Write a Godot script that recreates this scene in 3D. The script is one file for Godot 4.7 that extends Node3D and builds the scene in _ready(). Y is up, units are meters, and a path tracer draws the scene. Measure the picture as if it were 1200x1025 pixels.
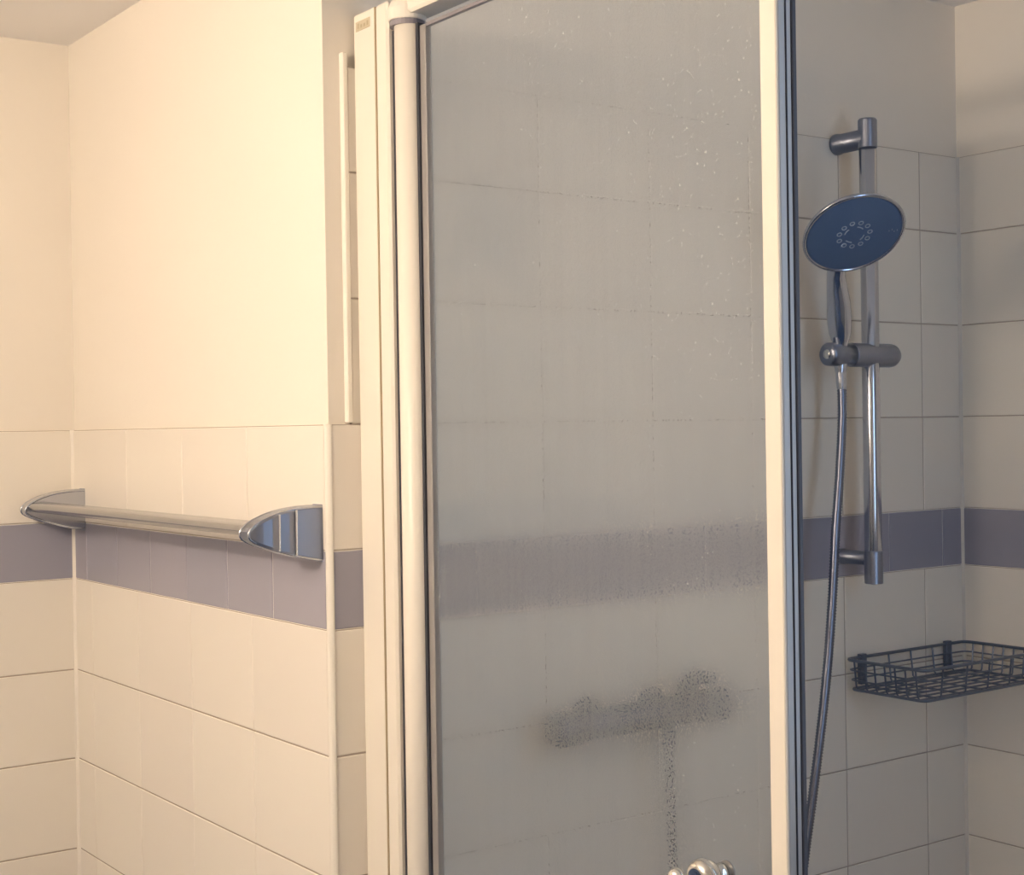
extends Node3D

# ---------------------------------------------------------------- measures (metres)
# u runs away along the towel-rail wall, v to the right of it, y up from the eye.
const EYE := 1.45                 # height of the camera above the floor
const UC := 2.0316                # tile face of the wall behind the shower
const UA := 3.1642                # tile face of the far wall
const VB := 1.12                  # tile face of the left wall
const VE := 2.6786                # tile face of the shower's right wall
const SKIN := 0.008               # tiles stand this far proud of the plaster
const VF := 1.185                 # front plane of the shower frame
const VG := 1.198                 # middle of the glass
const CEIL := 0.8453
const CEIL_SHOWER := 0.90

var M := {}
var meshes := {}
var rng := RandomNumberGenerator.new()
var used := {}


func P(u: float, v: float, y: float) -> Vector3:
	return Vector3(v, EYE + y, -u)


# ---------------------------------------------------------------- mesh builder
class MB:
	var v := PackedVector3Array()
	var g := PackedInt32Array()

	func tri(a: Vector3, b: Vector3, c: Vector3, k := 0) -> void:
		if a.is_equal_approx(b) or b.is_equal_approx(c) or a.is_equal_approx(c):
			return
		v.append(a); v.append(b); v.append(c); g.append(k)

	func quad(a: Vector3, b: Vector3, c: Vector3, d: Vector3, k := 0) -> void:
		tri(a, b, c, k); tri(a, c, d, k)

	# turns a closed piece added since `start` the right way out (clockwise fronts)
	func face_out(start: int) -> void:
		var vol := 0.0
		var o := v[start]
		for i in range(start, v.size(), 3):
			vol += (v[i] - o).dot((v[i + 1] - o).cross(v[i + 2] - o))
		if vol > 0.0:
			for i in range(start, v.size(), 3):
				var t := v[i + 1]
				v[i + 1] = v[i + 2]
				v[i + 2] = t

	# rings of equal length joined into a skin; k < 0 means faceted
	func loft(rings: Array, caps := true, k := 0, ring_closed := false) -> void:
		var start := v.size()
		var n: int = rings[0].size()
		var last := rings.size() if ring_closed else rings.size() - 1
		for i in last:
			var a: PackedVector3Array = rings[i]
			var b: PackedVector3Array = rings[(i + 1) % rings.size()]
			for j in n:
				quad(a[j], a[(j + 1) % n], b[(j + 1) % n], b[j], k)
		if caps and not ring_closed:
			for e in 2:
				var r: PackedVector3Array = rings[0] if e == 0 else rings[rings.size() - 1]
				var c := Vector3.ZERO
				for p in r:
					c += p / n
				for j in n:
					if e == 0:
						tri(c, r[(j + 1) % n], r[j], -1)
					else:
						tri(c, r[j], r[(j + 1) % n], -1)
		face_out(start)

	# box between two corners, edges chamfered by e
	func box(a: Vector3, b: Vector3, e := 0.0) -> void:
		var lo := Vector3(minf(a.x, b.x), minf(a.y, b.y), minf(a.z, b.z))
		var hi := Vector3(maxf(a.x, b.x), maxf(a.y, b.y), maxf(a.z, b.z))
		e = minf(e, 0.45 * minf(hi.x - lo.x, minf(hi.y - lo.y, hi.z - lo.z)))
		var rings := []
		if e <= 0.0:
			for y in [lo.y, hi.y]:
				rings.append(PackedVector3Array([Vector3(lo.x, y, lo.z), Vector3(hi.x, y, lo.z), Vector3(hi.x, y, hi.z), Vector3(lo.x, y, hi.z)]))
		else:
			for s in [[lo.y, e], [lo.y + e, 0.0], [hi.y - e, 0.0], [hi.y, e]]:
				var y: float = s[0]
				var i: float = s[1]
				var x0 := lo.x + i
				var x1 := hi.x - i
				var z0 := lo.z + i
				var z1 := hi.z - i
				var c := e if i == 0.0 else e * 0.4
				rings.append(PackedVector3Array([Vector3(x0 + c, y, z0), Vector3(x1 - c, y, z0), Vector3(x1, y, z0 + c), Vector3(x1, y, z1 - c), Vector3(x1 - c, y, z1), Vector3(x0 + c, y, z1), Vector3(x0, y, z1 - c), Vector3(x0, y, z0 + c)]))
		loft(rings, true, -1)

	static func ring(c: Vector3, x: Vector3, y: Vector3, n: int) -> PackedVector3Array:
		var r := PackedVector3Array()
		for i in n:
			var t := TAU * i / n
			r.append(c + x * cos(t) + y * sin(t))
		return r

	# round bar along a path; radii one value or one per point
	func tube(path: Array, radii, n := 12, closed := false, k := 0) -> void:
		var rings := []
		var last_x := Vector3.ZERO
		for i in path.size():
			var a: Vector3 = path[(i - 1 + path.size()) % path.size()] if closed or i > 0 else path[i]
			var b: Vector3 = path[(i + 1) % path.size()] if closed or i < path.size() - 1 else path[i]
			var t := (b - a).normalized()
			if last_x == Vector3.ZERO:
				last_x = t.cross(Vector3.UP if absf(t.y) < 0.9 else Vector3.RIGHT).normalized()
			last_x = (last_x - t * last_x.dot(t)).normalized()
			var r: float = radii[i] if radii is Array or radii is PackedFloat32Array else radii
			rings.append(MB.ring(path[i], last_x * r, t.cross(last_x) * r, n))
		loft(rings, not closed, k, closed)

	# turned shape: profile of (radius, height along axis) pairs
	func lathe(at: Vector3, axis: Vector3, profile: Array, n := 24, k := 0) -> void:
		axis = axis.normalized()
		var x := axis.cross(Vector3.UP if absf(axis.y) < 0.9 else Vector3.RIGHT).normalized()
		var y := axis.cross(x)
		var rings := []
		for p in profile:
			rings.append(MB.ring(at + axis * p.y, x * maxf(p.x, 0.00005), y * maxf(p.x, 0.00005), n))
		loft(rings, true, k)

	func build() -> ArrayMesh:
		var st := SurfaceTool.new()
		st.begin(Mesh.PRIMITIVE_TRIANGLES)
		for i in g.size():
			st.set_smooth_group(g[i] if g[i] >= 0 else 4294967295)
			for j in 3:
				st.add_vertex(v[i * 3 + j])
		st.generate_normals()
		return st.commit()


# ---------------------------------------------------------------- object helpers
func numbered(called: String) -> String:
	if not used.has(called):
		used[called] = 0
		return called
	used[called] += 1
	return "%s_%03d" % [called, used[called]]


func tag(o: Node3D, label := "", category := "", group := "", kind := "") -> Node3D:
	if label: o.set_meta("label", label)
	if category: o.set_meta("category", category)
	if group: o.set_meta("group", group)
	if kind: o.set_meta("kind", kind)
	return o


func thing(called: String, label: String, category: String, at: Vector3, group := "") -> Node3D:
	var o := Node3D.new()
	o.name = numbered(called)
	add_child(o)
	o.position = at
	tag(o, label, category, group)
	return o


# commits world-space geometry as one named mesh under parent
func obj(called: String, mb: MB, m: Material, parent: Node3D = self) -> MeshInstance3D:
	var o := MeshInstance3D.new()
	o.name = called
	parent.add_child(o, true)
	var back := Vector3.ZERO
	var p: Node = parent
	while p is Node3D and p != self:
		back += p.position
		p = p.get_parent()
	for i in mb.v.size():
		mb.v[i] -= back
	o.mesh = mb.build()
	o.material_override = m
	return o


func struct(called: String, mb: MB, m: Material, label: String, category: String) -> MeshInstance3D:
	var o := obj(called, mb, m)
	tag(o, label, category, "", "structure")
	return o


func boxed(a: Vector3, b: Vector3, e := 0.0) -> MB:
	var mb := MB.new()
	mb.box(a, b, e)
	return mb


# a floor plan of (u, v) corners raised between two heights
func prism(plan: Array, y0: float, y1: float) -> MB:
	var mb := MB.new()
	var rings := []
	for y in [y0, y1]:
		var r := PackedVector3Array()
		for p in plan:
			r.append(P(p.x, p.y, y))
		rings.append(r)
	mb.loft(rings, true, -1)
	return mb


# ---------------------------------------------------------------- materials
func mat(c: Color, rough := 0.5, metal := 0.0, spec := 0.5) -> StandardMaterial3D:
	var m := StandardMaterial3D.new()
	m.albedo_color = c
	m.roughness = rough
	m.metallic = metal
	m.metallic_specular = spec
	return m


func noise_tex(freq: float, a: Color, b: Color, oct := 4, sd := 1, size := 256) -> NoiseTexture2D:
	var n := FastNoiseLite.new()
	n.seed = sd
	n.frequency = freq
	n.fractal_octaves = oct
	var t := NoiseTexture2D.new()
	t.width = size
	t.height = size
	t.seamless = true
	t.noise = n
	var g := Gradient.new()
	g.set_color(0, a)
	g.set_color(1, b)
	t.color_ramp = g
	return t


func linear(r: float, g: float, b: float) -> Color:
	return Color(r, g, b).linear_to_srgb()


func make_materials() -> void:
	var bump := noise_tex(0.02, Color(0.4, 0.4, 0.4), Color(0.6, 0.6, 0.6), 3, 7)
	M.tiles = []
	for k in 3:
		var t := mat(linear(0.84 - 0.012 * k, 0.795 - 0.014 * k, 0.715 - 0.010 * k), 0.34, 0.0, 0.42)
		t.heightmap_enabled = true
		t.heightmap_texture = bump
		t.heightmap_scale = 0.03
		t.uv1_triplanar = true
		t.uv1_scale = Vector3.ONE * 4.0
		M.tiles.append(t)
	M.band = []
	for k in 3:
		M.band.append(mat(linear(0.325 + 0.012 * k, 0.325 + 0.008 * k, 0.39 + 0.006 * k), 0.36, 0.0, 0.42))
	M.paint = mat(linear(0.85, 0.80, 0.72), 0.85, 0.0, 0.3)
	M.paint.heightmap_enabled = true
	M.paint.heightmap_texture = noise_tex(0.06, Color(0.3, 0.3, 0.3), Color(0.7, 0.7, 0.7), 4, 3)
	M.paint.heightmap_scale = 0.04
	M.paint.uv1_triplanar = true
	M.paint.uv1_scale = Vector3.ONE * 3.0
	M.ceiling = mat(linear(0.93, 0.91, 0.89), 0.9, 0.0, 0.3)
	M.grout = mat(linear(0.42, 0.36, 0.30), 0.9, 0.0, 0.2)
	M.grout_shower = mat(linear(0.48, 0.42, 0.37), 0.9, 0.0, 0.2)  # grout tone for the shower walls
	M.grout_white = mat(linear(0.86, 0.82, 0.74), 0.8, 0.0, 0.2)
	M.trim = mat(linear(0.86, 0.82, 0.74), 0.4, 0.0, 0.4)
	M.enamel = mat(linear(0.83, 0.785, 0.70), 0.38, 0.0, 0.45)
	M.frame_grey = mat(linear(0.60, 0.60, 0.60), 0.3, 0.35, 0.5)
	M.channel = mat(linear(0.30, 0.29, 0.29), 0.4, 0.2)
	M.seam = mat(linear(0.34, 0.27, 0.17), 0.7)
	M.seal = mat(linear(0.03, 0.034, 0.05), 0.5)
	M.seal_grey = mat(linear(0.085, 0.095, 0.125), 0.4)
	M.bead = mat(linear(0.66, 0.625, 0.57), 0.5)
	M.ring = mat(linear(0.24, 0.22, 0.25), 0.5)
	M.chrome = mat(linear(0.56, 0.59, 0.66), 0.16, 1.0)  # dark bluish reflections are put into the colour of the chromes
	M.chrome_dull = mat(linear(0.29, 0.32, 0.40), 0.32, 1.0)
	M.chrome_bar = mat(linear(0.42, 0.43, 0.46), 0.2, 1.0)
	M.chrome_dark = mat(linear(0.17, 0.20, 0.27), 0.3, 0.8)
	M.mixer = mat(linear(0.16, 0.19, 0.255), 0.45, 0.6)
	M.chrome_bright = mat(linear(0.85, 0.84, 0.80), 0.1, 1.0)
	M.hose = mat(linear(0.20, 0.22, 0.29), 0.26, 1.0)
	M.navy = mat(linear(0.095, 0.155, 0.285), 0.45, 0.0, 0.4)
	M.nozzle = mat(linear(0.36, 0.43, 0.54), 0.5)
	M.tag = mat(linear(0.55, 0.49, 0.36), 0.6)
	M.tag_print = mat(linear(0.43, 0.37, 0.25), 0.6)
	M.floor = mat(linear(0.04, 0.085, 0.20), 0.6)  # unseen floor, dark blue to cool and dim the light it bounces
	M.paint_white = mat(linear(0.80, 0.78, 0.75), 0.85, 0.0, 0.3)  # unseen walls, tone chosen for the light they bounce
	M.paint_grey = mat(linear(0.40, 0.42, 0.47), 0.85, 0.0, 0.3)  # unseen near wall, cool grey to cut the warm bounce
	M.door = mat(linear(0.20, 0.22, 0.27), 0.5)
	M.glass = mat(Color(0.92, 0.96, 0.95, 0.04), 0.04)
	M.glass.metallic_specular = 0.22
	M.glass.transparency = BaseMaterial3D.TRANSPARENCY_ALPHA
	M.drop = mat(linear(0.82, 0.81, 0.78), 0.2, 0.0, 0.6)  # opaque pale colour stands in for the glints of clear drops


# the two layers of condensation, in panel coordinates (0..1 across, 0..1 down):
# haze: opacity of the finest mist; beads: where the wet skin is closed (over 0.5) or has run off (under 0.5)
func condensation_texture(w: int, h: int, y_top: float, y_low: float, beads: bool) -> ImageTexture:
	var im := Image.create(w, h, false, Image.FORMAT_RGBA8)
	var big := FastNoiseLite.new()
	big.seed = 11
	big.frequency = 0.012
	big.fractal_octaves = 3
	var fine := FastNoiseLite.new()
	fine.seed = 5
	fine.frequency = 0.30
	fine.fractal_octaves = 2
	var run := FastNoiseLite.new()
	run.seed = 23
	run.frequency = 0.05
	run.fractal_octaves = 3
	for j in h:
		var y := y_top + (y_low - y_top) * (j + 0.5) / h
		for i in w:
			var x := (i + 0.5) / w
			var streak := run.get_noise_2d(i * 1.6, j * 0.05)
			# an area near the hinge where the mist is thinner
			var thin := smoothstep(0.08, 0.14, x) * (1.0 - smoothstep(0.34, 0.42, x)) * smoothstep(0.18, 0.24, y) * (1.0 - smoothstep(0.345, 0.36, y)) * (0.8 + 0.9 * streak)
			var a: float
			if beads:
				a = 0.5 + BEAD_COVER + 0.75 * fine.get_noise_2d(i, j) + 0.10 * big.get_noise_2d(i, j * 0.6) + 0.22 * streak - 0.10 * thin
			else:
				a = lerpf(HAZE_TOP, HAZE_LOW, smoothstep(0.05, -0.42, y)) + 0.03 * big.get_noise_2d(i, j * 0.6) + 0.025 * streak - 0.06 * thin
				a = maxf(a, 0.02)
			im.set_pixel(i, j, Color(1, 1, 1, clampf(a, 0.0, 1.0)))
	return ImageTexture.create_from_image(im)


const BEAD_COVER := 0.195
const HAZE_TOP := 0.095
const HAZE_LOW := 0.03


# ---------------------------------------------------------------- tiles
func tile_mesh(w: float, h: float) -> ArrayMesh:
	var key := "%d_%d" % [roundi(w * 2000), roundi(h * 2000)]
	if not meshes.has(key):
		var mb := MB.new()
		var rings := []
		for s in [[-0.0075, 0.0], [-0.0012, 0.0], [0.0, 0.0014]]:
			var x: float = w / 2 - s[1]
			var y: float = h / 2 - s[1]
			rings.append(PackedVector3Array([Vector3(-x, -y, s[0]), Vector3(x, -y, s[0]), Vector3(x, y, s[0]), Vector3(-x, y, s[0])]))
		mb.loft(rings, true, -1)
		meshes[key] = mb.build()
	return meshes[key]


# side "u": wall across u (faces the viewer's -u); side "v": wall across v (faces -v)
func tile(wall: Node3D, side: String, at: float, s0: float, s1: float, y0: float, y1: float, kind := "tiles", joint := 0.0022, bed_joint := 0.0026) -> void:
	var o := MeshInstance3D.new()
	o.name = "border_tile" if kind == "band" else "tile"
	wall.add_child(o, true)
	o.mesh = tile_mesh(s1 - s0 - joint, y1 - y0 - bed_joint)
	o.material_override = M[kind][rng.randi() % 3]
	var mid := (s0 + s1) / 2
	var depth := at + rng.randf_range(-0.0003, 0.0003)
	o.position = P(depth, mid, (y0 + y1) / 2) if side == "u" else P(mid, depth, (y0 + y1) / 2)
	if side == "v":
		o.rotation.y = -PI / 2


# a row of tiles between the cuts in `joints`
func row(wall: Node3D, side: String, at: float, joints: Array, y0: float, y1: float, kind := "tiles", joint := 0.0022) -> void:
	for i in joints.size() - 1:
		tile(wall, side, at, minf(joints[i], joints[i + 1]), maxf(joints[i], joints[i + 1]), y0, y1, kind, joint)


func cuts(from: float, to: float, first: float, step: float) -> Array:
	var a := [from]
	var s := first
	while s < from + 0.012:
		s += step
	while s < to - 0.012:
		a.append(s)
		s += step
	a.append(to)
	return a


# mortar bed behind a field of tiles
func bed(wall: Node3D, side: String, at: float, s0: float, s1: float, y0: float, y1: float, m: Material, called := "grout") -> void:
	var a := P(at + 0.0016, s0, y0) if side == "u" else P(s0, at + 0.0016, y0)
	var b := P(at + SKIN, s1, y1) if side == "u" else P(s1, at + SKIN, y1)
	obj(called, boxed(a, b), m, wall)


# ---------------------------------------------------------------- scene
func _ready() -> void:
	rng.seed = 41
	set_view()
	make_materials()
	build_room()
	build_tiles()
	build_lamp()
	build_unseen_window()
	build_shower_frame()
	build_shower_pane()
	build_towel_rail()
	build_shower_rail()
	build_hand_shower()
	build_mixer()
	build_hose()
	build_basket()


func set_view() -> void:
	var yaw := deg_to_rad(35.9829)
	var pit := deg_to_rad(-0.3503)
	var rol := deg_to_rad(0.8936)
	var right := Vector3(cos(yaw), 0, sin(yaw))
	var ahead := Vector3(sin(yaw), 0, -cos(yaw))
	var up := Vector3.UP * cos(pit) - ahead * sin(pit)
	var fwd := ahead * cos(pit) + Vector3.UP * sin(pit)
	var cam := Camera3D.new()
	cam.name = "camera"
	add_child(cam)
	cam.fov = rad_to_deg(2.0 * atan(512.5 / 1739.1165))
	cam.near = 0.02
	cam.transform = Transform3D(Basis(right * cos(rol) - up * sin(rol), right * sin(rol) + up * cos(rol), -fwd), P(0, 0, 0))
	cam.current = true

	var w := WorldEnvironment.new()
	w.name = "environment"
	var e := Environment.new()
	e.background_mode = Environment.BG_SKY
	var sky := Sky.new()
	var sm := ProceduralSkyMaterial.new()
	sm.sky_top_color = Color(0.45, 0.55, 0.75)
	sm.sky_horizon_color = Color(0.75, 0.80, 0.88)
	sm.ground_bottom_color = Color(0.3, 0.3, 0.3)
	sm.ground_horizon_color = Color(0.6, 0.62, 0.65)
	sky.sky_material = sm
	e.sky = sky
	e.tonemap_mode = Environment.TONE_MAPPER_LINEAR
	e.tonemap_exposure = 1.0
	e.sdfgi_enabled = true
	e.ssao_enabled = true
	e.ssil_enabled = true
	w.environment = e
	add_child(w)


const LAMP_AT := Vector3(1.51, -0.65, 0.57)   # u, v, y
const LAMP_ENERGY := 2.02
const LAMP_COLOR := Color(1.0, 0.91, 0.81)
const UNSEEN_WINDOW_ENERGY := 0.21  # unseen window, cool light on the shower walls
const UNSEEN_WINDOW_COLOR := Color(0.55, 0.78, 1.0)


func build_lamp() -> void:  # out of view, placed to match the shadows on the tiled walls
	var at := P(LAMP_AT.x, LAMP_AT.y, LAMP_AT.z)
	var t := thing("unseen_wall_lamp", "unseen round white wall lamp on the side wall, lights the left wall and the shower", "lamp", P(LAMP_AT.x, -0.85, LAMP_AT.z - 0.06))
	var mb := MB.new()
	mb.lathe(P(LAMP_AT.x, -0.85, LAMP_AT.z - 0.1), Vector3.RIGHT, [Vector2(0, 0), Vector2(0.05, 0), Vector2(0.05, 0.012), Vector2(0.03, 0.02), Vector2(0, 0.02)], 24)
	obj("mount_plate", mb, M.chrome, t)
	mb = MB.new()
	mb.tube([P(LAMP_AT.x, -0.835, LAMP_AT.z - 0.1), P(LAMP_AT.x, -0.70, LAMP_AT.z - 0.1), P(LAMP_AT.x, -0.66, LAMP_AT.z - 0.09), P(LAMP_AT.x, -0.65, LAMP_AT.z - 0.055)], 0.008, 10)
	obj("arm", mb, M.chrome, t)
	mb = MB.new()
	mb.lathe(at, Vector3.UP, [Vector2(0, -0.066), Vector2(0.020, -0.064), Vector2(0.036, -0.054), Vector2(0.0445, -0.0455), Vector2(0.0425, -0.0445), Vector2(0.034, -0.052), Vector2(0.019, -0.061), Vector2(0, -0.063)], 28)
	obj("added_cup", mb, M.chrome, t)  # cup added to dim the light thrown downwards
	mb = MB.new()
	var prof := []
	for i in 17:
		var a := PI * i / 16
		prof.append(Vector2(0.06 * sin(a), -0.06 * cos(a)))
	mb.lathe(at, Vector3.UP, prof, 24)
	var gm := mat(Color(1, 0.97, 0.9), 0.4)
	gm.emission_enabled = true
	gm.emission = LAMP_COLOR
	gm.emission_energy_multiplier = 4.0
	obj("lamp_globe", mb, gm, t)
	var l := OmniLight3D.new()
	l.name = "lamp_light"
	t.add_child(l)
	l.position = at - t.position
	l.light_color = LAMP_COLOR
	l.light_energy = LAMP_ENERGY
	l.light_size = 0.055
	l.omni_range = 12.0
	l.omni_attenuation = 2.0
	l.shadow_enabled = true


func build_unseen_window() -> void:
	# unseen tall window, placed to cool the shower walls and light the chrome
	var u := 0.33
	var t := Node3D.new()
	t.name = "window_1"
	add_child(t)
	t.position = P(u, 1.70, 0.1)
	tag(t, "unseen tall frosted window out of view, placed to give the shower cool light", "window", "", "structure")
	var v0 := 1.50
	var v1 := 1.90
	var y0 := -0.62
	var y1 := 0.78
	for s in [[v0, v0 + 0.04, y0, y1], [v1 - 0.04, v1, y0, y1], [v0 + 0.04, v1 - 0.04, y0, y0 + 0.04], [v0 + 0.04, v1 - 0.04, y1 - 0.04, y1]]:
		obj("unseen_window_frame", boxed(P(u - 0.06, s[0], s[2]), P(u + 0.012, s[1], s[3]), 0.004), M.enamel, t)
	var pm := mat(Color(0.8, 0.85, 0.9), 0.5)
	pm.emission_enabled = true
	pm.emission = Color(0.86, 0.93, 1.0)
	pm.emission_energy_multiplier = 1.7  # glow set for the bright streak it leaves on the rail
	obj("unseen_window_pane", boxed(P(u - 0.03, v0 + 0.04, y0 + 0.04), P(u - 0.02, v1 - 0.04, y1 - 0.04)), pm, t)
	var l := AreaLight3D.new()
	l.name = "unseen_window_light"
	t.add_child(l)
	l.area_size = Vector2(0.3, 1.3)
	l.position = Vector3(0, -0.02, 0.012)
	l.light_color = UNSEEN_WINDOW_COLOR
	l.light_energy = UNSEEN_WINDOW_ENERGY
	l.area_range = 12.0
	l.area_attenuation = 2.0
	l.shadow_enabled = true


func build_room() -> void:
	var uc := UC + SKIN
	var ua := UA + SKIN
	var vb := VB + SKIN
	var ve := VE + SKIN
	var low := -EYE
	var top := CEIL_SHOWER
	struct("floor", boxed(P(-1.32, -0.97, low - 0.1), P(3.3, 2.81, low)), M.floor, "plain dark blue floor below the view, coloured to cool the light it bounces", "floor")
	struct("ceiling", boxed(P(-1.2, -0.85, CEIL), P(ua, vb, CEIL + 0.12)), M.ceiling, "plain matt ceiling above the towel rail, top left", "ceiling")
	struct("ceiling_001", boxed(P(0.33, vb, top), P(uc, ve, top + 0.12)), M.ceiling, "plain matt ceiling over the shower", "ceiling")
	struct("wall_left", prism([Vector2(uc, vb), Vector2(ua, vb), Vector2(ua + 0.12, vb + 0.12), Vector2(uc + 0.12, vb + 0.12)], low, CEIL + 0.12), M.paint, "bright cream painted wall, half tiled, with the chrome towel rail", "wall")
	struct("wall_back", prism([Vector2(uc, vb), Vector2(uc + 0.12, vb + 0.12), Vector2(uc + 0.12, ve + 0.12), Vector2(uc, ve)], low, top + 0.12), M.paint, "tiled wall behind the shower screen with the chrome riser rail", "wall")
	struct("wall_right", prism([Vector2(uc, ve), Vector2(uc + 0.12, ve + 0.12), Vector2(0.33, ve + 0.12), Vector2(0.33, ve)], low, top + 0.12), M.paint, "tiled right-hand wall of the shower, past the wire basket", "wall")
	struct("wall_far", prism([Vector2(ua, -0.85), Vector2(ua + 0.12, -0.97), Vector2(ua + 0.12, vb + 0.12), Vector2(ua, vb)], low, CEIL + 0.12), M.paint, "cream wall at the far left end, half tiled", "wall")
	struct("wall_side", prism([Vector2(-1.2, -0.85), Vector2(-1.32, -0.97), Vector2(ua + 0.12, -0.97), Vector2(ua, -0.85)], low, CEIL + 0.12), M.paint_white, "unseen white wall that carries the lamp, its tone set for bounced light", "wall")
	struct("wall_rear", boxed(P(-1.2, -0.85, low), P(-1.32, vb, CEIL + 0.12)), M.paint_white, "unseen white wall behind the viewer, its tone set for bounced light", "wall")
	# unseen near wall of the shower, opened for the unseen window, and the wall that runs on towards the viewer
	var near := struct("wall_near", prism([Vector2(0.33, vb), Vector2(0.33, 1.50), Vector2(0.21, 1.50), Vector2(0.21, vb + 0.12), Vector2(-1.32, vb + 0.12), Vector2(-1.2, vb)], low, top + 0.12), M.paint_grey, "unseen grey wall at the near end of the shower, its tone set to cool the bounce", "wall")
	obj("wall_piece", boxed(P(0.33, 1.90, low), P(0.21, ve + 0.12, top + 0.12)), M.paint_grey, near)
	obj("wall_piece", boxed(P(0.33, 1.50, low), P(0.21, 1.90, -0.62)), M.paint_grey, near)
	obj("wall_piece", boxed(P(0.33, 1.50, 0.78), P(0.21, 1.90, top + 0.12)), M.paint_grey, near)


func build_tiles() -> void:
	var wl: Node3D = get_node("wall_left")
	var wb: Node3D = get_node("wall_back")
	var wr: Node3D = get_node("wall_right")
	var wf: Node3D = get_node("wall_far")
	var tt := 0.0105
	var bt := -0.1864
	var bb := -0.3101
	var lower := [bb, -0.5074, -0.7002, -0.8957, -1.0915, -1.2873, -EYE]
	var above := [0.5713, 0.406, 0.2081, tt, bt]
	var edge := UC + 0.0095      # where the left wall's tiles meet the corner trim
	# left wall
	bed(wl, "v", VB, UC + 0.002, UA + SKIN, bt, tt, M.grout)
	bed(wl, "v", VB, UC + 0.002, UA + SKIN, bb, bt, M.grout_white, "border_grout")
	bed(wl, "v", VB, UC + 0.002, UA + SKIN, -EYE, bb, M.grout)
	row(wl, "v", VB, [edge, 2.314, 2.585, 2.858, UA], bt, tt, "tiles", 0.0016)
	row(wl, "v", VB, cuts(edge, UA, 2.2247, 0.1733), bb, bt, "band", 0.0026)
	for i in lower.size() - 1:
		row(wl, "v", VB, cuts(edge, UA, 2.304, 0.2526), lower[i + 1], lower[i], "tiles", 0.0012)
	# far wall
	bed(wf, "u", UA, -0.84, VB + SKIN, bt, tt, M.grout)
	bed(wf, "u", UA, -0.84, VB + SKIN, bb, bt, M.grout_white, "border_grout")
	bed(wf, "u", UA, -0.84, VB + SKIN, -EYE, bb, M.grout)
	var fc := cuts(-0.84, VB, VB - 0.2526 * 8, 0.2526)
	row(wf, "u", UA, fc, bt, tt)
	row(wf, "u", UA, fc, bb, bt, "band")
	for i in lower.size() - 1:
		row(wf, "u", UA, fc, lower[i + 1], lower[i], "tiles", 0.0028)
	# wall behind the shower: half height outside, full height inside
	var ca := VB + 0.006
	var sa := 1.1655
	bed(wb, "u", UC, VB + 0.002, VE + SKIN, bt, tt, M.grout_shower)
	bed(wb, "u", UC, VB + 0.002, VE + SKIN, bb, bt, M.grout_white, "border_grout")
	bed(wb, "u", UC, VB + 0.002, VE + SKIN, -EYE, bb, M.grout_shower)
	bed(wb, "u", UC, sa, VE + SKIN, tt, above[0], M.grout_shower)
	for i in above.size() - 1:
		row(wb, "u", UC, cuts(ca if i == 3 else sa, VE, 1.2883, 0.2526), above[i + 1], above[i], "tiles", 0.0026)
	row(wb, "u", UC, cuts(ca, VE, 2.612 - 0.1733 * 8, 0.1733), bb, bt, "band", 0.0014)
	for i in lower.size() - 1:
		row(wb, "u", UC, cuts(ca, VE, 1.2883, 0.2526), lower[i + 1], lower[i], "tiles", 0.0026)
	# right wall of the shower
	bed(wr, "v", VE, 0.34, UC + SKIN, bt, above[0], M.grout_shower)
	bed(wr, "v", VE, 0.34, UC + SKIN, bb, bt, M.grout_white, "border_grout")
	bed(wr, "v", VE, 0.34, UC + SKIN, -EYE, bb, M.grout_shower)
	var rc := cuts(0.34, UC, UC - 0.2526 * 6, 0.2526)
	for i in above.size() - 1:
		row(wr, "v", VE, rc, above[i + 1], above[i], "tiles", 0.0026)
	row(wr, "v", VE, rc, bb, bt, "band", 0.0014)
	for i in lower.size() - 1:
		row(wr, "v", VE, rc, lower[i + 1], lower[i], "tiles", 0.0026)
	# white corner bead where the left wall's tiles end
	var mb := MB.new()
	var rings := []
	for y in [-EYE, tt + 0.001]:
		var r := PackedVector3Array()
		for k in 7:
			var a := PI / 2 * k / 6
			r.append(P(UC + 0.0085 - 0.0095 * sin(a), VB + 0.0085 - 0.0095 * cos(a), y))
		r.append(P(UC - 0.001, VB + 0.0085, y))
		r.append(P(UC + 0.0085, VB + 0.0085, y))
		rings.append(r)
	mb.loft(rings, true, 1)
	struct("trim_1", mb, M.trim, "white rounded corner bead at the outer corner beside the shower", "trim")
	# bead of white sealant in the two inner corners
	for c in [["trim_2", UA, VB, tt, "white sealant line in the far left inner corner"], ["trim_3", UC, VE, above[0], "pale sealant line in the shower's inner corner"]]:
		mb = MB.new()
		rings = []
		for y in [-EYE, c[3]]:
			rings.append(PackedVector3Array([P(c[1] + 0.001, c[2] - 0.006, y), P(c[1] - 0.003, c[2] - 0.003, y), P(c[1] - 0.006, c[2] + 0.001, y), P(c[1] + 0.001, c[2] + 0.001, y)]))
		mb.loft(rings, true, -1)
		struct(c[0], mb, M.bead if c[0] == "trim_3" else M.tiles[0], c[4], "trim")
	# raised edge strip where the full-height shower tiling starts
	struct("trim_4", boxed(P(UC - 0.004, 1.1565, tt + 0.002), P(UC + SKIN, 1.1655, 0.592), 0.0015), M.trim, "narrow white tile edge strip rising beside the shower frame", "trim")


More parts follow.
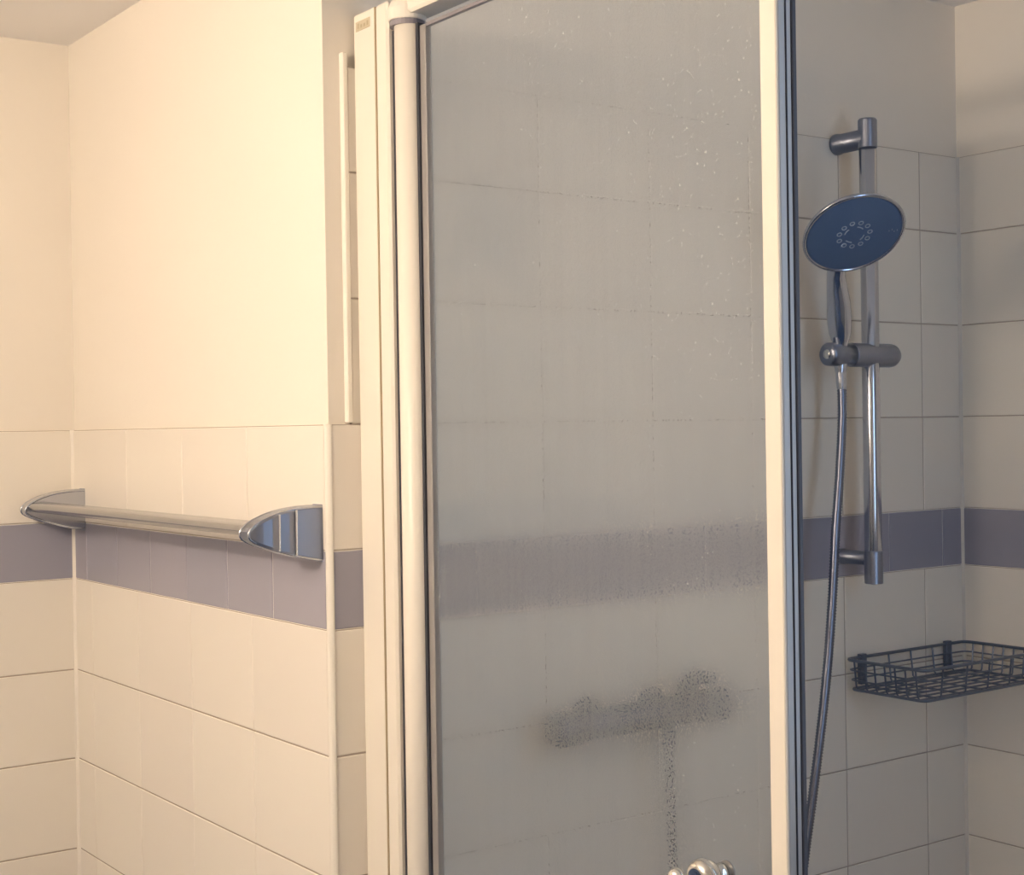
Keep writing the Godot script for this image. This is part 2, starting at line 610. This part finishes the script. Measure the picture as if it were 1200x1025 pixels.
func build_shower_frame() -> void:
	var t := thing("shower_screen", "steamed-up glass shower screen in a cream frame with rounded hinge post", "shower screen", P(UC, 1.2, -EYE))
	# two telescoping wall profiles
	obj("wall_profile", boxed(P(UC - 0.0655, VF - 0.006, -EYE), P(UC, VF + 0.032, 0.652), 0.003), M.enamel, t)
	obj("hinge_profile", boxed(P(UC - 0.1030, VF - 0.007, -EYE), P(UC - 0.0680, VF + 0.034, 0.652), 0.004), M.enamel, t)
	obj("profile_seam", boxed(P(UC - 0.0650, VF - 0.0064, -EYE), P(UC - 0.0685, VF + 0.02, 0.650)), M.seam, t)
	obj("dark_gap_strip", boxed(P(UC - 0.122, VF + 0.002, -EYE), P(UC - 0.103, VF + 0.028, 0.606)), M.seal, t)  # dark strip stands for the shade in the slot by the hinge post
	# top rail with rounded front
	var mb := MB.new()
	var rings := []
	for u in [0.335, 1.905, 1.925]:
		var r := PackedVector3Array()
		var s := 1.0 if u < 1.92 else 0.75
		for q in [[-0.019, -0.013], [-0.0225, -0.008], [-0.0225, 0.010], [-0.016, 0.0165], [0.016, 0.0165], [0.0225, 0.010], [0.0225, -0.008], [0.019, -0.013]]:
			r.append(P(u, VG + 0.002 + q[0] * s, 0.6315 + q[1] * s))
		rings.append(r)
	mb.loft(rings, true, -1)
	obj("top_rail", mb, M.enamel, t)
	mb = MB.new()
	mb.lathe(P(1.893, VG - 0.006, 0.612), Vector3.UP, [Vector2(0, 0), Vector2(0.028, 0), Vector2(0.029, 0.002), Vector2(0.029, 0.018), Vector2(0.024, 0.03), Vector2(0, 0.03)], 28, -1)
	obj("pivot_cap", mb, M.enamel, t)
	mb = MB.new()
	mb.lathe(P(1.893, VG - 0.006, 0.604), Vector3.UP, [Vector2(0, 0), Vector2(0.0265, 0), Vector2(0.0265, 0.0085), Vector2(0, 0.0085)], 28, -1)
	var ring := obj("pivot_ring", mb, M.ring, t)
	ring.set_meta("label", "grey collar under the pivot cap")
	# small maker's plate at the top of the wall profile
	var pl := obj("maker_plate", boxed(P(UC - 0.009, VF - 0.007, 0.624), P(UC - 0.052, VF - 0.005, 0.639), 0.0005), M.tag, t)
	for k in 4:
		obj("plate_print", boxed(P(UC - 0.015 - 0.0095 * k, VF - 0.0074, 0.6275), P(UC - 0.0195 - 0.0095 * k, VF - 0.0058, 0.6275 + [0.008, 0.005, 0.005, 0.007][k])), M.tag_print, pl)


func build_shower_pane() -> void:
	var t: Node3D = get_node("shower_screen")
	var u0 := 1.847
	var u1 := 1.157
	var y1 := 0.598
	var y0 := -EYE + 0.03
	var mb := MB.new()
	mb.lathe(P(1.8890, VG - 0.006, -EYE + 0.01), Vector3.UP, [Vector2(0, 0), Vector2(0.0220, 0), Vector2(0.0220, 2.05), Vector2(0, 2.05)], 32)
	obj("hinge_post", mb, M.enamel, t)
	obj("hinge_seal", boxed(P(1.876, VG - 0.008, y0), P(1.8605, VG + 0.010, y1 + 0.006)), M.seal, t)
	obj("glass_channel", boxed(P(1.8610, VG - 0.005, y0), P(1.8455, VG + 0.006, y1 + 0.002), 0.001), M.channel, t)
	var pane := obj("glass_pane", boxed(P(u0, VG - 0.002, y0), P(u1 - 0.004, VG + 0.002, y1)), M.glass, t)
	obj("top_seal", boxed(P(u0 - 0.002, VG - 0.0035, y1 - 0.002), P(u1, VG + 0.0035, y1 + 0.003)), M.ring, t)
	# closing edge: cream face, grey side, dark magnetic strip
	obj("edge_profile", boxed(P(1.1585, VF, -EYE + 0.015), P(1.1335, VF + 0.005, 0.612), 0.0015), M.enamel, t)
	obj("edge_channel", boxed(P(1.1570, VF + 0.0045, -EYE + 0.015), P(1.1340, VF + 0.0245, 0.612), 0.001), M.frame_grey, t)
	obj("magnet_strip", boxed(P(1.1350, VF + 0.0145, -EYE + 0.015), P(1.1325, VF + 0.0165, 0.612), 0.0006), M.seal, t)
	obj("magnet_strip", boxed(P(1.1500, VF + 0.024, -EYE + 0.015), P(1.1315, VF + 0.0305, 0.612), 0.001), M.seal_grey, t)
	# condensation on the inner face: a beaded wet skin, a breath of mist, and single drops
	var fm := mat(linear(0.86, 0.86, 0.85), 0.8, 0.0, 0.2)
	fm.albedo_texture = condensation_texture(256, 768, y1, y0, false)
	fm.transparency = BaseMaterial3D.TRANSPARENCY_ALPHA
	fm.texture_repeat = false
	var wm := mat(Color(1, 1, 1, 0.0), 0.19)
	wm.albedo_texture = condensation_texture(640, 1920, y1, y0, true)
	wm.transparency = BaseMaterial3D.TRANSPARENCY_ALPHA_SCISSOR
	wm.alpha_scissor_threshold = 0.5
	wm.refraction_enabled = true
	wm.refraction_scale = 0.033
	wm.texture_repeat = false
	for layer in 2:
		var q := MeshInstance3D.new()
		q.name = ["wet_skin", "mist_film"][layer]
		pane.add_child(q, true)
		var st := SurfaceTool.new()
		st.begin(Mesh.PRIMITIVE_TRIANGLES)
		var c := [[u0, y1, 0, 0], [u1, y1, 1, 0], [u1, y0, 1, 1], [u0, y1, 0, 0], [u1, y0, 1, 1], [u0, y0, 0, 1]]
		for p in c:
			st.set_normal(Vector3(-1, 0, 0))
			st.set_uv(Vector2(p[2], p[3]))
			st.add_vertex(P(p[0], VG + [0.0024, 0.0034][layer], p[1]) - t.position)
		if layer == 0:
			c.reverse()
			for p in c:
				st.set_normal(Vector3(1, 0, 0))
				st.set_uv(Vector2(p[2], p[3]))
				st.add_vertex(P(p[0], VG + 0.0025, p[1]) - t.position)
		q.mesh = st.commit()
		q.material_override = [wm, fm][layer]
		q.set_meta("kind", "stuff")
		q.set_meta("label", ["beaded skin of water on the glass", "thin mist on the glass"][layer])
	var mm := MultiMesh.new()
	mm.transform_format = MultiMesh.TRANSFORM_3D
	mb = MB.new()
	mb.lathe(Vector3.ZERO, Vector3.LEFT, [Vector2(0.001, 0), Vector2(0.00085, 0.0004), Vector2(0.0005, 0.0007), Vector2(0.0, 0.0008)], 8)
	mm.mesh = mb.build()
	var n := 2200
	mm.instance_count = n
	var dr := RandomNumberGenerator.new()
	dr.seed = 99
	for i in n:
		var fx := pow(dr.randf(), 0.6)
		var fy := dr.randf()
		if dr.randf() < 0.5:
			fy = pow(fy, 1.4) * 0.4
		var s := dr.randf_range(0.26, 0.66) + (0.3 if dr.randf() < 0.05 else 0.0)
		mm.set_instance_transform(i, Transform3D(Basis.from_scale(Vector3(s, s * dr.randf_range(1.0, 1.5), s)), P(u0 + (u1 + 0.004 - u0) * fx, VG - 0.0019, y1 - 0.01 + (-0.75 - y1) * fy) - t.position))
	var d := MultiMeshInstance3D.new()
	d.name = "water_drops"
	d.multimesh = mm
	d.material_override = M.drop
	pane.add_child(d, true)
	d.set_meta("kind", "stuff")
	# door knob at the lower edge of the view
	mb = MB.new()
	mb.lathe(P(1.246, VG - 0.003, -0.5165), Vector3.LEFT, [Vector2(0, 0), Vector2(0.012, 0), Vector2(0.012, 0.006), Vector2(0.010, 0.010), Vector2(0.0125, 0.014), Vector2(0.019, 0.019), Vector2(0.0225, 0.027), Vector2(0.0215, 0.035), Vector2(0.0165, 0.041), Vector2(0.0105, 0.0435), Vector2(0.0095, 0.0415), Vector2(0, 0.041)], 32)
	obj("door_knob", mb, M.chrome_bright, t)
	mb = MB.new()
	mb.lathe(P(1.246, VG + 0.003, -0.5165), Vector3.RIGHT, [Vector2(0, 0), Vector2(0.013, 0), Vector2(0.013, 0.002), Vector2(0.011, 0.004), Vector2(0, 0.005)], 20)
	obj("backing_washer", mb, M.channel, t)
	mb = MB.new()
	mb.lathe(P(1.3215, VG - 0.003, -0.5400), Vector3.LEFT, [Vector2(0, 0), Vector2(0.013, 0), Vector2(0.013, 0.004), Vector2(0.009, 0.011), Vector2(0, 0.013)], 20)
	obj("knob_stop", mb, M.chrome_bright, t)


func build_towel_rail() -> void:
	var t := thing("towel_rail", "chrome towel rail with pointed end brackets on the cream tiles", "towel rail", P(2.58, VB, -0.16))
	# outline of a bracket, wall edge to nose and back: (v, top, bottom)
	var st := [[1.1195, -0.1160, -0.2020], [1.105, -0.1160, -0.2000], [1.090, -0.1165, -0.1970], [1.075, -0.1180, -0.1935], [1.060, -0.1200, -0.1895], [1.045, -0.1230, -0.1850], [1.030, -0.1275, -0.1798], [1.015, -0.1335, -0.1740], [1.004, -0.1395, -0.1690], [0.9965, -0.1460, -0.1640], [0.9935, -0.1510, -0.1595]]
	for b in [[2.0495, 2.0800, 1.0], [3.1250, 3.0950, -1.0]]:
		var near: bool = b[2] > 0
		# the outer face bulges in three steps; the inner face is flat
		var mb := MB.new()
		var rings := []
		for i in st.size():
			var s: Array = st[i]
			var f := float(i) / (st.size() - 1)
			var bulge := 0.0
			if near:
				bulge = 0.002 if s[0] > 1.072 else (0.005 if s[0] > 1.043 else 0.008 - 0.010 * pow((f - 0.5) / 0.5, 2.0))
			var uo: float = b[0] - b[2] * bulge
			var ui: float = b[1]
			var y0: float = s[2]
			var y1: float = s[1]
			var c := minf(0.004, (y1 - y0) * 0.25)
			var d: float = b[2] * c
			rings.append(PackedVector3Array([P(uo + d, s[0], y0), P(ui - d, s[0], y0), P(ui, s[0], y0 + c), P(ui, s[0], y1 - c), P(ui - d, s[0], y1), P(uo + d, s[0], y1), P(uo, s[0], y1 - c), P(uo, s[0], y0 + c)]))
		mb.loft(rings, true, -1)
		var br := obj("end_bracket", mb, M.chrome_dull if near else M.chrome, t)  # near one darker, its dim reflection put into the colour
		# bright raised rim round both faces
		for side in 2:
			mb = MB.new()
			var path := []
			for s in st:
				path.append(P(b[side], s[0], s[1] - 0.0015))
			for i in range(st.size() - 1, -1, -1):
				path.append(P(b[side], st[i][0], st[i][2] + 0.0015))
			mb.tube(path, 0.0022, 8)
			obj("rim", mb, M.chrome, br)
		if near:
			for v in [1.072, 1.043]:
				mb = MB.new()
				mb.tube([P(b[0] - 0.0045, v, -0.121 if v > 1.06 else -0.126), P(b[0] - 0.0045, v, -0.190 if v > 1.06 else -0.182)], 0.002, 8)
				obj("bright_face_line", mb, M.chrome_bright, br)  # bright upright line on the bracket face
		mb = MB.new()
		mb.box(P(b[0], 1.1185, -0.204), P(b[1], 1.1215, -0.114), 0.001)
		obj("wall_plate", mb, M.chrome_dull, br)
	var bar := MB.new()
	var rr := []
	for u in [2.079, 3.096]:
		var r := PackedVector3Array()
		for q in [[1.003, -0.1580], [0.998, -0.1530], [0.998, -0.1470], [1.003, -0.1420], [1.012, -0.1400], [1.048, -0.1400], [1.056, -0.1440], [1.056, -0.1530], [1.048, -0.1585]]:
			r.append(P(u, q[0], q[1]))
		rr.append(r)
	bar.loft(rr, true, 0)
	obj("bar", bar, M.chrome_bar, t)


func build_shower_rail() -> void:
	var u := 1.95
	var v := 2.292
	var t := thing("shower_rail", "tall round chrome riser rail on the shower's tiled wall", "shower rail", P(u, v, -0.317))
	var mb := MB.new()
	mb.lathe(P(u, v, -0.317), Vector3.UP, [Vector2(0, 0), Vector2(0.0168, 0), Vector2(0.0172, 0.001), Vector2(0.0172, 0.88), Vector2(0, 0.88)], 28)
	obj("rail", mb, M.chrome, t)
	mb = MB.new()
	mb.lathe(P(u, v, 0.541), Vector3.UP, [Vector2(0, 0), Vector2(0.0186, 0), Vector2(0.0186, 0.054), Vector2(0.0165, 0.057), Vector2(0, 0.057)], 28, -1)
	obj("rail_cap", mb, M.chrome_dull, t)
	mb = MB.new()
	mb.lathe(P(u, v, -0.316), Vector3.UP, [Vector2(0, 0), Vector2(0.0182, 0), Vector2(0.0182, 0.062), Vector2(0.0165, 0.066), Vector2(0, 0.066)], 28, -1)
	obj("rail_cap", mb, M.chrome_dull, t)
	for y in [0.560, -0.268]:
		mb = MB.new()
		var r := 0.0195 if y > 0 else 0.014
		mb.lathe(P(UC - 0.001, v, y), P(0, 0, 0) - P(1, 0, 0), [Vector2(0, 0), Vector2(r + 0.0015, 0), Vector2(r + 0.0015, 0.008), Vector2(r, 0.010), Vector2(r, UC - u - 0.002), Vector2(0, UC - u - 0.002)], 24)
		obj("wall_arm", mb, M.chrome_dull, t)
	# sliding holder across the rail
	mb = MB.new()
	mb.lathe(P(u, 2.232, 0.133), Vector3.RIGHT, [Vector2(0, 0), Vector2(0.0225, 0), Vector2(0.0235, 0.002), Vector2(0.0235, 0.115), Vector2(0.022, 0.124), Vector2(0.017, 0.132), Vector2(0.009, 0.137), Vector2(0, 0.138)], 28)
	var sl := obj("slider", mb, M.chrome_dull, t)
	mb = MB.new()
	mb.lathe(P(u, 2.166, 0.133), Vector3.RIGHT, [Vector2(0, 0), Vector2(0.019, 0), Vector2(0.0225, 0.004), Vector2(0.0232, 0.030), Vector2(0.0225, 0.066), Vector2(0, 0.066)], 28)
	obj("handset_clip", mb, M.chrome_dull, sl)
	mb = MB.new()
	mb.lathe(P(u, 2.1655, 0.133), Vector3.RIGHT, [Vector2(0, 0), Vector2(0.009, 0.0), Vector2(0.010, 0.003), Vector2(0, 0.003)], 20)
	obj("clip_button", mb, M.chrome_bright, sl)


const HEAD_U := 1.81
const HEAD_V := 2.087
const HEAD_Y := 0.3425
const HEAD_N := Vector3(-0.58, -0.288, -0.762)   # u, v, y


func build_hand_shower() -> void:
	var c := P(HEAD_U, HEAD_V, HEAD_Y)
	var n := Vector3(HEAD_N.y, HEAD_N.z, -HEAD_N.x).normalized()
	var t := thing("hand_shower", "round hand shower with dark blue spray face resting in the rail's holder", "shower head", c)
	var r := 0.0945
	var mb := MB.new()
	mb.lathe(c, n, [Vector2(0, -0.030), Vector2(0.03, -0.029), Vector2(0.062, -0.022), Vector2(0.084, -0.013), Vector2(0.0925, -0.006), Vector2(r, 0), Vector2(0.0925, 0.002), Vector2(0.0885, 0.0022), Vector2(0.0880, 0.0), Vector2(0, 0.0)], 56)
	obj("head_shell", mb, M.chrome, t)
	mb = MB.new()
	mb.lathe(c, n, [Vector2(0, -0.002), Vector2(0.0878, -0.002), Vector2(0.0875, 0.001), Vector2(0.084, 0.0018), Vector2(0, 0.0022)], 56)
	var face := obj("spray_face", mb, M.navy, t)
	face.set_meta("label", "dark navy spray face with a ring of nozzles")
	# ring of small nozzles in the middle of the face
	var up := (Vector3.UP - n * n.dot(Vector3.UP)).normalized()
	var x := n.cross(up)
	for i in 11:
		var a := TAU * i / 11
		var p := c + n * 0.0022 + (x * cos(a) + up * sin(a)) * 0.0285
		mb = MB.new()
		var path := []
		for k in 10:
			var b := TAU * k / 10
			path.append(p + (x * cos(b) + up * sin(b)) * 0.0042)
		mb.tube(path, 0.0009, 6, true)
		obj("nozzle", mb, M.nozzle, face)
	for i in 4:
		var path := []
		for k in 5:
			var a := TAU * (i / 4.0) + 0.35 + 0.17 * (k - 2)
			path.append(c + n * 0.0024 + (x * cos(a) + up * sin(a)) * 0.0185)
		mb = MB.new()
		mb.tube(path, 0.0011, 6)
		obj("spray_slot", mb, M.nozzle, face)
	# small pale marks near the right edge
	for k in 4:
		var p: Vector3 = c + n * 0.0019 - x * (0.064 + 0.0050 * k) + up * [0.010, 0.013, 0.009, 0.012][k]
		mb = MB.new()
		mb.tube([p - up * 0.0018, p + up * 0.0018 + x * 0.001], 0.0006, 5)
		obj("face_mark", mb, M.nozzle, face)
	# handle, from the hose nut up through the clip to the back of the head
	var low := P(1.949, 2.2035, 0.098)
	var pts := [low, low + Vector3(0, 0.012, 0), P(1.947, 2.2015, 0.152), P(1.941, 2.194, 0.175), P(1.933, 2.183, 0.204), P(1.925, 2.173, 0.232), P(1.917, 2.160, 0.257), P(1.908, 2.148, 0.282), c - n * 0.034 - up * 0.055, c - n * 0.026 - up * 0.015]
	var rad := [0.0105, 0.0125, 0.0145, 0.0215, 0.0235, 0.0222, 0.0195, 0.0175, 0.0170, 0.0140]
	mb = MB.new()
	mb.tube(pts, rad, 24)
	obj("handle", mb, M.chrome, t)


func build_hose() -> void:
	var ctrl := [P(1.949, 2.2035, 0.099), P(1.948, 2.2045, 0.060), P(1.944, 2.1995, 0.0), P(1.938, 2.183, -0.104), P(1.933, 2.165, -0.201), P(1.928, 2.149, -0.315), P(1.924, 2.131, -0.427), P(1.920, 2.109, -0.537), P(1.918, 2.085, -0.646), P(1.917, 2.060, -0.755), P(1.916, 2.030, -0.87), P(1.918, 1.97, -0.99), P(1.92, 1.88, -1.05), P(1.93, 1.80, -1.02), P(1.945, 1.765, -0.92), P(1.955, 1.757, -0.78), P(1.96, 1.757, -0.66), P(1.9616, 1.757, -0.565)]
	var cv := Curve3D.new()
	for i in ctrl.size():
		var a: Vector3 = ctrl[maxi(i - 1, 0)]
		var b: Vector3 = ctrl[mini(i + 1, ctrl.size() - 1)]
		cv.add_point(ctrl[i], (a - b) / 6.0, (b - a) / 6.0)
	cv.bake_interval = 0.002
	var t := thing("shower_hose", "ribbed metal shower hose hanging from the hand shower down the tiles", "hose", ctrl[0])
	var total := cv.get_baked_length()
	var path := []
	var rad := []
	var nuts := 0.03
	var s := nuts
	var k := 0
	while s < total - nuts:
		path.append(cv.sample_baked(s, true))
		rad.append(0.0096 if k % 2 == 0 else 0.0078)
		s += 0.0029
		k += 1
	var mb := MB.new()
	mb.tube(path, rad, 10)
	obj("ribbed_hose", mb, M.hose, t)
	for e in [[0.0, nuts + 0.003], [total, total - nuts - 0.003]]:
		mb = MB.new()
		mb.tube([cv.sample_baked(e[0], true), cv.sample_baked(lerpf(e[0], e[1], 0.6), true), cv.sample_baked(e[1], true)], [0.0105, 0.0105, 0.0088], 14, false, -1)
		obj("hose_nut", mb, M.chrome, t)


func build_mixer() -> void:
	var u := UC - 0.07
	var y := -0.505
	var t := thing("shower_mixer", "chrome bar mixer on the tiles, blurred behind the steamed-up glass", "mixer tap", P(u, 1.7, y))
	var mb := MB.new()
	mb.lathe(P(u, 1.56, y), Vector3.RIGHT, [Vector2(0, 0), Vector2(0.024, 0), Vector2(0.026, 0.004), Vector2(0.026, 0.276), Vector2(0.024, 0.28), Vector2(0, 0.28)], 28)
	obj("body", mb, M.mixer, t)
	for e in [[1.558, Vector3.LEFT], [1.842, Vector3.RIGHT]]:
		mb = MB.new()
		mb.lathe(P(u, e[0], y), e[1], [Vector2(0, 0), Vector2(0.026, 0), Vector2(0.030, 0.004), Vector2(0.030, 0.050), Vector2(0.026, 0.058), Vector2(0, 0.060)], 24)
		obj("control_knob", mb, M.mixer, t)
	for v in [1.625, 1.775]:
		mb = MB.new()
		mb.lathe(P(UC - 0.001, v, y), P(0, 0, 0) - P(1, 0, 0), [Vector2(0, 0), Vector2(0.034, 0), Vector2(0.034, 0.004), Vector2(0.022, 0.014), Vector2(0.017, 0.016), Vector2(0.017, 0.060), Vector2(0, 0.060)], 24)
		obj("wall_union", mb, M.mixer, t)
	mb = MB.new()
	mb.tube([P(u, 1.757, y - 0.02), P(u, 1.757, y - 0.058)], 0.0115, 16)
	obj("hose_outlet", mb, M.mixer, t)
	mb = MB.new()
	mb.tube([P(u, 1.80, y + 0.015), P(u - 0.005, 1.80, y + 0.045), P(u - 0.03, 1.80, y + 0.062), P(u - 0.07, 1.80, y + 0.064)], [0.022, 0.020, 0.014, 0.010], 16)
	obj("lever", mb, M.mixer, t)


func build_basket() -> void:
	var v0 := 2.288
	var v1 := 2.668
	var ub := UC - 0.010
	var uf := 1.826
	var yt := -0.4745
	var yb := -0.5340
	var t := thing("shower_basket", "dark chrome wire basket fixed in the shower's corner", "basket", P((ub + uf) / 2, (v0 + v1) / 2, yb))
	var m: Material = M.chrome_dark
	var loops := [["top_rim", yt, 0.0, 0.0034], ["middle_rim", -0.495, 0.002, 0.0018], ["middle_rim", -0.515, 0.004, 0.0018], ["bottom_rim", yb, 0.006, 0.0030]]
	for l in loops:
		var i: float = l[2]
		var y: float = l[1]
		var e := 0.016
		var path := []
		for c in [[uf + i, v0 + i, 1, 1], [uf + i, v1 - i, 1, -1], [ub - i, v1 - i, -1, -1], [ub - i, v0 + i, -1, 1]]:
			var out := []
			for k in 5:
				var a := PI / 2 * k / 4
				# rounds the corner
				out.append(P(c[0] + c[2] * e * (1 - sin(a)), c[1] + c[3] * e * (1 - cos(a)), y))
			if c[2] * c[3] < 0:
				out.reverse()
			path.append_array(out)
		var mb := MB.new()
		mb.tube(path, l[3], 6, true)
		obj(l[0], mb, m, t)
	# side wires that turn under the bottom, across the basket
	var k := 0
	for i in 7:
		var u := lerpf(uf + 0.022, ub - 0.022, i / 6.0)
		var mb := MB.new()
		mb.tube([P(u, v0, yt), P(u, v0 + 0.006, yb + 0.006), P(u, v0 + 0.012, yb), P(u, v1 - 0.012, yb), P(u, v1 - 0.006, yb + 0.006), P(u, v1, yt)], 0.0020, 6)
		obj("cross_wire", mb, m, t)
	for v in [v0 + 0.055, v0 + 0.13, v0 + 0.20, v0 + 0.27, v0 + 0.33]:
		var mb := MB.new()
		mb.tube([P(uf, v, yt), P(uf + 0.006, v, yb + 0.006), P(uf + 0.012, v, yb), P(ub - 0.012, v, yb), P(ub - 0.006, v, yb + 0.006), P(ub, v, yt)], 0.0020, 6)
		obj("long_wire", mb, m, t)
	for v in [2.612, 2.340]:
		obj("mount_plate", boxed(P(ub + 0.0075, v - 0.009, yb + 0.004), P(ub - 0.003, v + 0.009, yt + 0.006), 0.001), m, t)
